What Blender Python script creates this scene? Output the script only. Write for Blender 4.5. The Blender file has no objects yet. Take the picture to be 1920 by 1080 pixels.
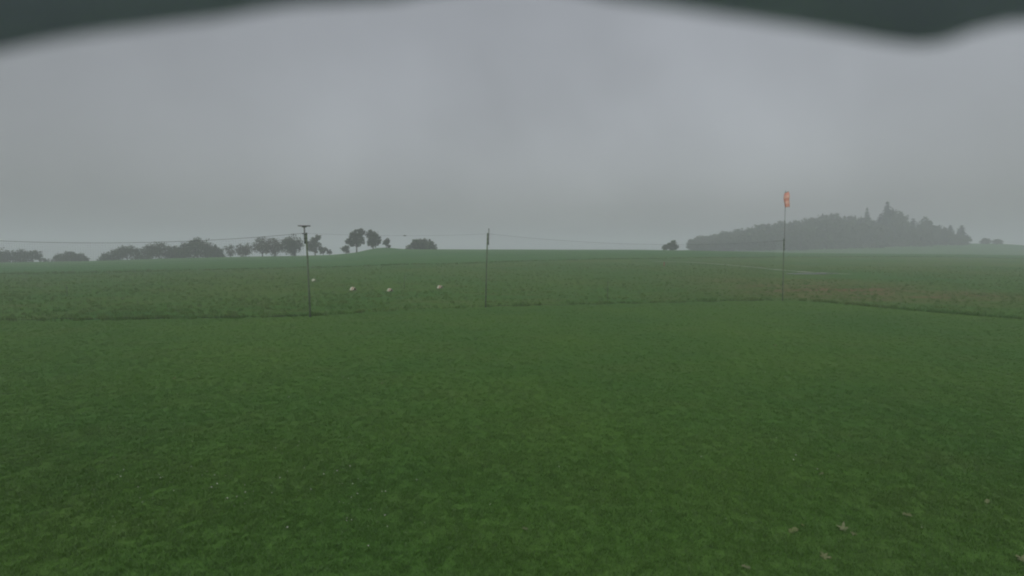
import bpy, math, random
import numpy as np
from mathutils import Vector, Matrix

SC = bpy.context.scene
COL = SC.collection
R = math.radians

# ------------------------------------------------------------------ camera
EYE = 3.0                                   # webcam height above the lawn (m)
PITCH = math.atan(0.068)
cam_d = bpy.data.cameras.new('camera')
cam = bpy.data.objects.new('camera', cam_d)
COL.objects.link(cam)
cam.location = (0, 0, EYE)
cam.rotation_euler = (R(90) - PITCH, 0, 0)
cam_d.sensor_width = 36.0
cam_d.lens = 18.75
cam_d.clip_start = 0.004
cam_d.clip_end = 6000
cam_d.dof.use_dof = True
cam_d.dof.focus_distance = 45
cam_d.dof.aperture_fstop = 3.7
SC.camera = cam

# ------------------------------------------------------------------ sky, sun, exposure
SUN_EL, SUN_AZ = 38, 200
w = bpy.data.worlds.new('World')
SC.world = w
w.use_nodes = True
nt = w.node_tree
nt.nodes.clear()
def wn(t, **k):
    n = nt.nodes.new(t)
    for a, b in k.items():
        setattr(n, a, b)
    return n
sky = wn('ShaderNodeTexSky', sky_type='NISHITA', sun_disc=False)
sky.sun_elevation = R(SUN_EL)
sky.sun_rotation = R(SUN_AZ)
sky.air_density = 1.0
sky.dust_density = 3.0
hs = wn('ShaderNodeHueSaturation')
hs.inputs['Saturation'].default_value = 0.25
tc = wn('ShaderNodeTexCoord')
sp = wn('ShaderNodeSeparateXYZ')
nt.links.new(tc.outputs['Generated'], sp.inputs[0])
# overcast deck: brighter towards the zenith, soft cloud texture
mr = wn('ShaderNodeMapRange')
mr.inputs['From Min'].default_value = 0.0
mr.inputs['From Max'].default_value = 1.0
mr.inputs['To Min'].default_value = 0.80
mr.inputs['To Max'].default_value = 2.3
nt.links.new(sp.outputs['Z'], mr.inputs['Value'])
nz = wn('ShaderNodeTexNoise')
nz.inputs['Scale'].default_value = 2.6
nz.inputs['Detail'].default_value = 3
nt.links.new(tc.outputs['Generated'], nz.inputs['Vector'])
mr2 = wn('ShaderNodeMapRange')
mr2.inputs['From Min'].default_value = 0.3
mr2.inputs['From Max'].default_value = 0.7
mr2.inputs['To Min'].default_value = 0.86
mr2.inputs['To Max'].default_value = 1.12
nt.links.new(nz.outputs['Fac'], mr2.inputs['Value'])
mm = wn('ShaderNodeMath', operation='MULTIPLY')
nt.links.new(mr.outputs[0], mm.inputs[0])
nt.links.new(mr2.outputs[0], mm.inputs[1])
vm = wn('ShaderNodeVectorMath', operation='SCALE')
nt.links.new(sky.outputs[0], hs.inputs['Color'])
nt.links.new(hs.outputs[0], vm.inputs[0])
nt.links.new(mm.outputs[0], vm.inputs['Scale'])
bg = wn('ShaderNodeBackground')
bg.inputs['Strength'].default_value = 0.075
nt.links.new(vm.outputs[0], bg.inputs['Color'])
wo = wn('ShaderNodeOutputWorld')
nt.links.new(bg.outputs[0], wo.inputs[0])

sun_d = bpy.data.lights.new('sun', 'SUN')
sun_d.energy = 0.5
sun_d.angle = R(30)
sun_d.color = (1.0, 0.96, 0.9)
sun = bpy.data.objects.new('sun', sun_d)
COL.objects.link(sun)
sd = Vector((math.sin(R(SUN_AZ)) * math.cos(R(SUN_EL)), math.cos(R(SUN_AZ)) * math.cos(R(SUN_EL)), math.sin(R(SUN_EL))))
sun.rotation_euler = sd.to_track_quat('Z', 'Y').to_euler()
sun.location = (0, -20, 30)

SC.view_settings.view_transform = 'Standard'
SC.view_settings.look = 'None'
SC.view_settings.exposure = 0.0
SC.view_settings.gamma = 1.0
SC.view_settings.use_curve_mapping = False
SC.render.engine = 'CYCLES'
SC.cycles.use_denoising = True
SC.cycles.filter_width = 2.0
SC.cycles.max_bounces = 6
SC.cycles.diffuse_bounces = 3
SC.cycles.volume_bounces = 1
SC.cycles.sample_clamp_indirect = 4

HAZE_DENSITY = 0.0024

# ------------------------------------------------------------------ helpers
def tag(o, label=None, cat=None, group=None, kind=None):
    if label: o['label'] = label
    if cat: o['category'] = cat
    if group: o['group'] = group
    if kind: o['kind'] = kind
    return o

def empty(name, loc=(0, 0, 0), rz=0):
    o = bpy.data.objects.new(name, None)
    COL.objects.link(o)
    o.location = loc
    o.rotation_euler = (0, 0, rz)
    o.empty_display_size = 0.2
    return o

class MB:
    """collects pieces of one mesh"""
    def __init__(s):
        s.v, s.f = [], []
    def add(s, vs, fs):
        b = len(s.v)
        s.v += [tuple(map(float, p)) for p in vs]
        s.f += [tuple(b + i for i in q) for q in fs]
    def box(s, c, d, m=None):
        x, y, z = d[0] / 2, d[1] / 2, d[2] / 2
        vs = [Vector((a, b, e)) for e in (-z, z) for b in (-y, y) for a in (-x, x)]
        if m is not None:
            vs = [m @ p for p in vs]
        c = Vector(c)
        s.add([p + c for p in vs], [(0, 2, 3, 1), (4, 5, 7, 6), (0, 1, 5, 4), (2, 6, 7, 3), (0, 4, 6, 2), (1, 3, 7, 5)])
    def tube(s, pts, rad, n=8, cap=True):
        pts = [Vector(p) for p in pts]
        if not hasattr(rad, '__len__'):
            rad = [rad] * len(pts)
        vs, fs = [], []
        for i, p in enumerate(pts):
            t = (pts[min(i + 1, len(pts) - 1)] - pts[max(i - 1, 0)])
            t = t.normalized() if t.length > 1e-9 else Vector((0, 0, 1))
            a = t.cross(Vector((0, 1, 0)) if abs(t.y) < 0.8 else Vector((1, 0, 0))).normalized()
            b = t.cross(a)
            for k in range(n):
                q = 2 * math.pi * k / n
                vs.append(p + (a * math.cos(q) + b * math.sin(q)) * rad[i])
        for i in range(len(pts) - 1):
            for k in range(n):
                k2 = (k + 1) % n
                fs.append((i * n + k, i * n + k2, (i + 1) * n + k2, (i + 1) * n + k))
        if cap:
            fs.append(tuple(range(n))[::-1])
            fs.append(tuple((len(pts) - 1) * n + k for k in range(n)))
        s.add(vs, fs)
    def mesh(s, name):
        me = bpy.data.meshes.new(name)
        me.from_pydata(s.v, [], s.f)
        me.update()
        return me
    def build(s, name, mat, parent=None, smooth=False):
        me = s.mesh(name)
        return link(name, me, mat, parent, smooth)

def link(name, me, mat, parent=None, smooth=False):
    if mat and not me.materials:
        me.materials.append(mat)
    if smooth:
        me.polygons.foreach_set('use_smooth', [True] * len(me.polygons))
    o = bpy.data.objects.new(name, me)
    COL.objects.link(o)
    if parent is not None:
        o.parent = parent
    return o

def np_mesh(name, v, f):
    """v (n,3), f (m,k) arrays -> mesh, fast"""
    v = np.asarray(v, np.float32)
    f = np.asarray(f, np.int32)
    me = bpy.data.meshes.new(name)
    k = f.shape[1]
    me.vertices.add(len(v))
    me.vertices.foreach_set('co', v.ravel())
    me.loops.add(f.size)
    me.loops.foreach_set('vertex_index', f.ravel())
    me.polygons.add(len(f))
    me.polygons.foreach_set('loop_start', np.arange(0, f.size, k, dtype=np.int32))
    me.polygons.foreach_set('loop_total', np.full(len(f), k, np.int32))
    me.update(calc_edges=True)
    me.validate()
    return me

# sight lines: slope of the line of sight for a row of the 1920x1080 photograph, and points along it
def slope(py):
    return np.tan(np.arctan((540 - np.asarray(py, float)) / 1000) - PITCH)
def sight(px, py, Y):
    s = float(slope(py))
    return Vector(((px - 960) / 1000 * Y * (math.cos(PITCH) - s * math.sin(PITCH)), Y, EYE + s * Y))

# ------------------------------------------------------------------ terrain
CREST = np.array([(-300, 494), (0, 492), (100, 490.5), (180, 489), (300, 485), (400, 482.5), (500, 480.5), (560, 479.6),
                  (620, 478), (660, 474.5), (700, 470.5), (760, 467.4), (860, 467.4), (960, 467.8), (1200, 468.2), (1300, 469.5),
                  (1400, 472), (1500, 474.2), (1600, 475.3), (1740, 476.5), (1920, 479), (2300, 484)], float)
HILL = np.array([(-300, 503), (0, 501), (300, 492), (600, 486), (900, 478), (1150, 476), (1240, 471), (1290, 468.5), (1350, 467.8), (1450, 466),
                 (1550, 463.5), (1620, 461.5), (1700, 459), (1800, 456.5), (1870, 457), (1920, 460), (2300, 468)], float)
D0, D1, D2 = 34.0, 165.0, 310.0
PUDDLES = []
def terrain(X, Y):
    X = np.asarray(X, float); Y = np.asarray(Y, float)
    Ys = np.maximum(Y, 1.0)
    px = 960 + 1000 * np.clip(X / Ys, -1.3, 1.3)
    z1 = EYE + slope(np.interp(px, CREST[:, 0], CREST[:, 1])) * D1
    z2 = EYE + slope(np.interp(px, HILL[:, 0], HILL[:, 1])) * D2
    t = np.clip((Y - D0) / (D1 - D0), 0, 1)
    g = t * t * (1.6 - 0.6 * t) * 0.35 + t * 0.65
    g = np.where(t < 0.08, g * (t / 0.08), g)
    a = z1 * g
    q = np.clip((Y - D1) / (D2 - D1), 0, 1)
    b = z1 + (z2 - z1) * q - 2.6 * np.sin(np.pi * q) ** 1.2
    r = np.clip((Y - D2) / 260, 0, 1)
    c = z2 - 9 * r * r * (3 - 2 * r)
    z = np.where(Y < D1, a, np.where(Y < D2, b, c))
    # grassy mound under the two trees
    dx = X + 38.5
    m = np.exp(-(dx / np.where(dx < 0, 6.5, 4.2)) ** 2) * np.exp(-((Y - 158) / 9.0) ** 2) * 1.05
    und = 0.05 * np.sin(X * 0.21 + 1) * np.sin(Y * 0.17) * np.clip((Y - 36) / 20, 0, 1) * np.clip((200 - Y) / 60, 0, 1)
    z = z + m + und
    for (cx, cy, rx, ry, z0) in PUDDLES:
        d = np.sqrt(((X - cx) / rx) ** 2 + ((Y - cy) / ry) ** 2)
        k = np.clip((1.9 - d) / 0.8, 0, 1)
        z = z + (z0 - z) * k * k * (3 - 2 * k)
    return z
def gz(x, y):
    return float(terrain(x, y))
def ground_at(px, py):
    """where the line of sight meets the ground"""
    s = float(slope(py))
    Y = np.concatenate([np.arange(2, 60, 0.02), np.arange(60, 320, 0.1)])
    X = (px - 960) / 1000 * Y * (math.cos(PITCH) - s * math.sin(PITCH))
    h = EYE + s * Y - terrain(X, Y)
    i = np.argmax(h <= 0) if (h <= 0).any() else len(Y) - 1
    return Vector((X[i], Y[i], float(terrain(X[i], Y[i]))))
p = ground_at(1512, 514.0)
PUDDLES.append((p.x, p.y, 4.2, 3.4, p.z + 0.02))

def axis(lo, hi, fine_lo, fine_hi, step):
    a = [fine_lo]
    while a[-1] < fine_hi: a.append(a[-1] + step)
    st = step
    while a[-1] < hi:
        st *= 1.22; a.append(a[-1] + st)
    b = [fine_lo]; st = step
    while b[-1] > lo:
        st *= 1.22; b.append(b[-1] - st)
    return np.array(b[:0:-1] + a)
gx = axis(-2200, 2200, -190, 340, 2.5)
gy = axis(-900, 2600, 18, 345, 2.0)
GX, GY = np.meshgrid(gx, gy)
GZ = terrain(GX, GY)
nx, ny = len(gx), len(gy)
V = np.stack([GX.ravel(), GY.ravel(), GZ.ravel()], 1)
I = np.arange(nx * ny).reshape(ny, nx)
F = np.stack([I[:-1, :-1].ravel(), I[:-1, 1:].ravel(), I[1:, 1:].ravel(), I[1:, :-1].ravel()], 1)
ground_me = np_mesh('ground', V, F)
# land use: meadow in front, a sown field beyond the boundary strip, a dry weedy patch on the right
EDGE_PX = [(-200, 517), (0, 514), (300, 508.5), (400, 506), (578, 502), (700, 498.3), (860, 494.8), (1000, 489.5), (1100, 487),
           (1300, 484), (1480, 482), (1600, 481.5), (1740, 481.5), (1920, 485), (2100, 488)]
EDGE = [ground_at(*e) for e in EDGE_PX]
bear = np.array([e.x / e.y for e in EDGE]); dist = np.array([e.y for e in EDGE])
gb = np.clip(GX / np.maximum(GY, 1), -1.2, 1.2)
field = np.clip((GY - np.interp(gb, bear, dist)) / 3 + 0.5, 0, 1)
pd = ground_at(1590, 545)
dry = np.exp(-(((GX - pd.x) / 7.5) ** 2 + ((GY - pd.y - 1.0) / 5.0) ** 2))
pd2 = ground_at(1720, 556)
dry += 0.7 * np.exp(-(((GX - pd2.x) / 9.0) ** 2 + ((GY - pd2.y) / 4.0) ** 2))
pd3 = ground_at(1420, 528)
dry += 0.4 * np.exp(-(((GX - pd3.x) / 8.0) ** 2 + ((GY - pd3.y) / 5.0) ** 2))
for nm, arr in (('field', field), ('dry', np.clip(dry, 0, 1))):
    at = ground_me.attributes.new(nm, 'FLOAT', 'POINT')
    at.data.foreach_set('value', arr.ravel().astype(np.float32))

# ------------------------------------------------------------------ materials
class Mat:
    def __init__(s, name, rough=0.85, spec=0.2):
        s.m = bpy.data.materials.new(name)
        s.m.use_nodes = True
        s.t = s.m.node_tree
        s.p = s.t.nodes['Principled BSDF']
        s.p.inputs['Roughness'].default_value = rough
        s.p.inputs['Specular IOR Level'].default_value = spec
        s.geo = s.n('ShaderNodeNewGeometry')
        s.tc = s.n('ShaderNodeTexCoord')
    def n(s, t, **k):
        n = s.t.nodes.new(t)
        for a, b in k.items(): setattr(n, a, b)
        return n
    def l(s, a, b):
        s.t.links.new(a, b)
    def noise(s, scale, detail=3, src=None, stretch=None, rough=0.55):
        n = s.n('ShaderNodeTexNoise')
        n.inputs['Scale'].default_value = scale
        n.inputs['Detail'].default_value = detail
        n.inputs['Roughness'].default_value = rough
        v = src or s.geo.outputs['Position']
        if stretch:
            mp = s.n('ShaderNodeMapping')
            mp.inputs['Scale'].default_value = stretch
            s.l(v, mp.inputs['Vector']); v = mp.outputs[0]
        s.l(v, n.inputs['Vector'])
        return n.outputs['Fac']
    def ramp(s, fac, lo, hi, a=0.0, b=1.0):
        n = s.n('ShaderNodeMapRange')
        n.inputs['From Min'].default_value = lo; n.inputs['From Max'].default_value = hi
        n.inputs['To Min'].default_value = a; n.inputs['To Max'].default_value = b
        s.l(fac, n.inputs['Value'])
        return n.outputs[0]
    def mix(s, fac, a, b, blend='MIX'):
        n = s.n('ShaderNodeMix', data_type='RGBA', blend_type=blend)
        for i, x in ((0, fac), (6, a), (7, b)):
            if isinstance(x, (int, float)): n.inputs[i].default_value = x
            elif isinstance(x, tuple): n.inputs[i].default_value = (*x, 1)
            else: s.l(x, n.inputs[i])
        return n.outputs[2]
    def math(s, op, a, b):
        n = s.n('ShaderNodeMath', operation=op)
        for i, x in ((0, a), (1, b)):
            if isinstance(x, (int, float)): n.inputs[i].default_value = x
            else: s.l(x, n.inputs[i])
        return n.outputs[0]
    def attr(s, name):
        n = s.n('ShaderNodeAttribute', attribute_name=name)
        return n.outputs['Fac']
    def base(s, c):
        if isinstance(c, tuple): s.p.inputs['Base Color'].default_value = (*c, 1)
        else: s.l(c, s.p.inputs['Base Color'])
        return s
    def bump(s, h, strength, distance):
        b = s.n('ShaderNodeBump')
        b.inputs['Strength'].default_value = strength
        b.inputs['Distance'].default_value = distance
        s.l(h, b.inputs['Height'])
        s.l(b.outputs[0], s.p.inputs['Normal'])
        return s

def simple(name, col, rough=0.7, spec=0.3, var=0.25, scale=8.0, bump=0.0):
    m = Mat(name, rough, spec)
    f = m.noise(scale, 4, m.tc.outputs['Object'])
    dark = tuple(c * (1 - var) for c in col); lite = tuple(min(1, c * (1 + var)) for c in col)
    m.base(m.mix(m.ramp(f, 0.3, 0.7), dark, lite))
    if bump: m.bump(f, bump, 0.01)
    return m.m

LAWN_A, LAWN_B, LAWN_C = (0.050, 0.130, 0.025), (0.072, 0.155, 0.026), (0.082, 0.138, 0.035)
def lawn_colour(m):
    big = m.noise(0.16, 3)
    mid = m.noise(0.9, 4)
    c = m.mix(m.ramp(big, 0.30, 0.70), LAWN_A, LAWN_B)
    c = m.mix(m.math('MULTIPLY', m.ramp(mid, 0.42, 0.78), 0.35), c, LAWN_C)
    worn = m.noise(0.42, 5, stretch=(0.6, 1.0, 1.0), rough=0.7)
    return m.mix(m.math('MULTIPLY', m.ramp(worn, 0.52, 0.80), 0.25), c, (0.100, 0.112, 0.044))

# lawn
m = Mat('lawn', 0.9, 0.15)
fine = m.noise(26, 4)
c = m.mix(m.ramp(fine, 0.3, 0.7, 0.0, 1.0), m.mix(1.0, lawn_colour(m), (0.72, 0.73, 0.70), 'MULTIPLY'), m.mix(1.0, lawn_colour(m), (1.25, 1.2, 1.15), 'MULTIPLY'))
m.base(c); m.bump(fine, 0.5, 0.02)
M_LAWN = m.m
# meadow and field
m = Mat('ground', 0.92, 0.12)
big = m.noise(0.06, 3); mid = m.noise(0.35, 4, stretch=(0.7, 1.2, 1)); fin = m.noise(3.0, 4)
meadow = m.mix(m.ramp(big, 0.36, 0.64), (0.054, 0.142, 0.026), (0.080, 0.148, 0.028))
meadow = m.mix(m.math('MULTIPLY', m.ramp(mid, 0.5, 0.7), 0.6), meadow, (0.094, 0.134, 0.036))
fieldc = m.mix(m.ramp(m.noise(0.05, 3, stretch=(0.3, 1.4, 1)), 0.35, 0.65), (0.044, 0.142, 0.030), (0.060, 0.150, 0.030))
dryf = m.math('MULTIPLY', m.attr('dry'), m.ramp(m.noise(0.45, 5, stretch=(0.5, 1, 1)), 0.34, 0.6))
col = m.mix(m.attr('field'), meadow, fieldc)
col = m.mix(dryf, col, (0.155, 0.115, 0.055))
col = m.mix(m.ramp(fin, 0.3, 0.7), m.mix(1.0, col, (0.72, 0.74, 0.72), 'MULTIPLY'), m.mix(1.0, col, (1.22, 1.18, 1.2), 'MULTIPLY'))
m.base(col); m.bump(fin, 0.8, 0.10)
M_GROUND = m.m
# grass blades
def blade_mat(name, src, k=1.0, base_c=(0.03, 0.04, 0.015), tipk=1.0):
    m = Mat(name, 0.7, 0.25)
    rnd = m.geo.outputs['Random Per Island']
    if src == 'lawn':
        col = lawn_colour(m)
    else:
        col = m.mix(m.ramp(m.noise(0.5, 3), 0.4, 0.62), (0.060, 0.150, 0.028), (0.098, 0.150, 0.036))
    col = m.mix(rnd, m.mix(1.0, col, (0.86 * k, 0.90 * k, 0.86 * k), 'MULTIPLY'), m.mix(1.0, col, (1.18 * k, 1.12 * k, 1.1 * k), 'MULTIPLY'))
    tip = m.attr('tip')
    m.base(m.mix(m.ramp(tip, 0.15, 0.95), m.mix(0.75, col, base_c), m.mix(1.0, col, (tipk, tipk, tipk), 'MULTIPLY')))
    m.p.inputs['Roughness'].default_value = 0.45
    m.p.inputs['Specular IOR Level'].default_value = 0.4
    src_c = m.p.inputs['Base Color'].links[0].from_socket
    tr = m.n('ShaderNodeBsdfTranslucent')
    m.l(m.mix(1.0, src_c, (1.25, 1.25, 0.7), 'MULTIPLY'), tr.inputs['Color'])
    mx = m.n('ShaderNodeMixShader'); mx.inputs[0].default_value = 0.38
    m.l(m.p.outputs[0], mx.inputs[1]); m.l(tr.outputs[0], mx.inputs[2])
    m.l(mx.outputs[0], next(n for n in m.t.nodes if n.type == 'OUTPUT_MATERIAL').inputs['Surface'])
    return m.m
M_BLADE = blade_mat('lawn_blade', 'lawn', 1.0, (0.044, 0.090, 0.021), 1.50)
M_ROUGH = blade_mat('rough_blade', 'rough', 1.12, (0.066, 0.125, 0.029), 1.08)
# foliage
def leaf_mat(name, a, b):
    m = Mat(name, 0.75, 0.2)
    oi = m.n('ShaderNodeObjectInfo')
    cl = m.ramp(m.noise(0.5, 2), 0.35, 0.65)
    f = m.math('ADD', m.math('MULTIPLY', m.geo.outputs['Random Per Island'], 0.5), m.math('MULTIPLY', cl, 0.5))
    c = m.mix(f, a, b)
    c = m.mix(m.math('MULTIPLY', oi.outputs['Random'], 0.35), c, (b[0] * 1.15, b[1] * 0.9, b[2]))
    m.base(c)
    return m.m
M_LEAF = leaf_mat('broad_leaf', (0.022, 0.040, 0.014), (0.055, 0.078, 0.026))
M_LEAF_B = leaf_mat('autumn_leaf', (0.034, 0.044, 0.018), (0.074, 0.080, 0.034))
M_NEEDLE = leaf_mat('needle', (0.012, 0.030, 0.016), (0.030, 0.055, 0.026))
M_BARK = simple('bark', (0.065, 0.052, 0.040), 0.9, 0.1, 0.35, 6, 0.5)
M_WOOD = simple('weathered_pole', (0.105, 0.140, 0.090), 0.75, 0.25, 0.3, 12, 0.3)
M_STEEL = simple('galvanised_steel', (0.19, 0.21, 0.20), 0.5, 0.4, 0.2, 20)
M_STRAP = simple('black_strap', (0.03, 0.03, 0.032), 0.7, 0.2)
M_LAMP = simple('board_top', (0.16, 0.16, 0.17), 0.6, 0.3)
M_ROPE = simple('dark_rope', (0.045, 0.045, 0.043), 0.85, 0.1)
M_NET = simple('net_cord', (0.040, 0.044, 0.040), 0.85, 0.1)
M_WHITE = simple('white_board', (0.37, 0.39, 0.29), 0.5, 0.3, 0.08)
M_RED = simple('red_board', (0.24, 0.085, 0.055), 0.55, 0.3, 0.15)
M_ORANGE = simple('orange_cloth', (0.80, 0.41, 0.33), 0.8, 0.1, 0.1, 5)
def translucent(mt, k, col):
    t = mt.node_tree
    out = next(n for n in t.nodes if n.type == 'OUTPUT_MATERIAL')
    tr = t.nodes.new('ShaderNodeBsdfTranslucent'); tr.inputs['Color'].default_value = (*col, 1)
    mx = t.nodes.new('ShaderNodeMixShader'); mx.inputs[0].default_value = k
    t.links.new(t.nodes['Principled BSDF'].outputs[0], mx.inputs[1]); t.links.new(tr.outputs[0], mx.inputs[2])
    t.links.new(mx.outputs[0], out.inputs['Surface'])
    return mt
M_PALE = simple('pale_orange_cloth', (0.85, 0.58, 0.49), 0.8, 0.1, 0.1, 5)
M_HOOD = simple('hood_plastic', (0.42, 0.43, 0.44), 0.6, 0.3, 0.25, 60)
translucent(M_HOOD, 0.40, (0.74, 0.78, 0.88))
for c_ in (M_ORANGE, M_PALE):
    translucent(c_, 0.3, (0.8, 0.35, 0.22))
m = Mat('track_mud', 0.55, 0.4)
f = m.noise(1.1, 5)
m.base(m.mix(m.ramp(f, 0.42, 0.56), (0.22, 0.23, 0.17), (0.062, 0.142, 0.032)))
M_MUD = m.m
m = Mat('puddle_water', 0.18, 0.5)
m.base((0.05, 0.05, 0.04)); m.p.inputs['IOR'].default_value = 1.33
m.bump(m.noise(22, 3), 0.6, 0.02)
M_WATER = m.m
m = Mat('dead_leaf', 0.6, 0.3)
oi = m.n('ShaderNodeObjectInfo')
cA = m.mix(oi.outputs['Random'], (0.13, 0.15, 0.045), (0.16, 0.185, 0.105))
m.base(m.mix(m.ramp(m.noise(40, 3, m.tc.outputs['Object']), 0.35, 0.7), cA, (0.075, 0.095, 0.035)))
M_DEAD = m.m
M_FLOWER = simple('white_petal', (0.62, 0.62, 0.58), 0.6, 0.2, 0.1)

# ------------------------------------------------------------------ ground, lawn, track, puddle
tag(link('ground', ground_me, M_GROUND, smooth=True), kind='structure')

LAWN_PX = [(-160, 606), (0, 604), (150, 602), (300, 600), (450, 597.5), (577, 594), (700, 586), (820, 580), (911, 576.5), (1100, 571), (1300, 567),
           (1470, 563.5), (1530, 566), (1600, 572), (1690, 581), (1800, 590), (1920, 600), (2060, 612)]
LAWN = [ground_at(*q) for q in LAWN_PX]
lx = np.array([q.x for q in LAWN]); ly = np.array([q.y for q in LAWN])
def lawn_edge(x):
    return np.interp(x, lx, ly)
xs = np.arange(-44, 44.01, 0.5)
ys_t = np.linspace(0, 1, 60) ** 0.8
vs, fs = [], []
rs = np.random.RandomState(3)
jig = np.interp(xs, np.arange(-46, 47, 1.0), rs.uniform(-0.18, 0.18, 93))
for i, x in enumerate(xs):
    e = float(lawn_edge(x)) + jig[i]
    for t in ys_t:
        vs.append((x, -24 + (e + 24) * t, 0.014))
n = len(ys_t)
for i in range(len(xs) - 1):
    for j in range(n - 1):
        a = i * n + j
        fs.append((a, a + n, a + n + 1, a + 1))
vs = np.array(vs)
vs[:, 2] = np.maximum(vs[:, 2], terrain(vs[:, 0], vs[:, 1]) + 0.012)
tag(link('lawn', np_mesh('lawn', vs, np.array(fs)), M_LAWN, smooth=True), kind='structure')

def ribbon(name, pts, width, mat, lift, seed=0, kind='structure'):
    rs = np.random.RandomState(seed)
    P = [Vector((q.x, q.y, 0)) for q in pts]
    dense = []
    for a, b in zip(P, P[1:]):
        k = max(2, int((b - a).length / 0.8))
        dense += [a.lerp(b, i / k) for i in range(k)]
    dense.append(P[-1])
    v, f = [], []
    for i, q in enumerate(dense):
        d = (dense[min(i + 1, len(dense) - 1)] - dense[max(i - 1, 0)]).normalized()
        s = Vector((-d.y, d.x, 0))
        wv = width * (0.65 + 0.7 * rs.rand())
        for k in (-0.5, 0, 0.5):
            r = q + s * wv * k
            v.append((r.x, r.y, gz(r.x, r.y) + lift))
    for i in range(len(dense) - 1):
        for k in (0, 1):
            a = i * 3 + k
            f.append((a, a + 1, a + 4, a + 3))
    return tag(link(name, np_mesh(name, np.array(v), np.array(f)), mat), kind=kind)
TRACK_PX = [(1225, 490.3), (1270, 491.3), (1300, 492.5), (1340, 495), (1380, 498.5), (1420, 502), (1450, 505.5), (1490, 509), (1540, 512), (1590, 514.5)]
ribbon('dirt_track', [ground_at(*q) for q in TRACK_PX], 1.15, M_MUD, 0.035, 5)

def puddle(cx, cy, rx, ry, z, seed):
    rs = np.random.RandomState(seed)
    v = [(cx, cy, z)]; N = 28
    for k in range(N):
        a = 2 * math.pi * k / N
        r = 0.75 + 0.35 * rs.rand()
        v.append((cx + rx * r * math.cos(a), cy + ry * r * math.sin(a), z))
    f = [(0, 1 + k, 1 + (k + 1) % N) for k in range(N)]
    return tag(link('puddle', np_mesh('puddle', np.array(v), np.array(f)), M_WATER), kind='structure')
cx, cy, rx, ry, z0 = PUDDLES[0]
puddle(cx, cy, 2.7, 1.5, z0 + 0.03, 2)
p = ground_at(1552, 513.2)
puddle(p.x, p.y, 1.5, 0.8, p.z + 0.05, 6)

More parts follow.
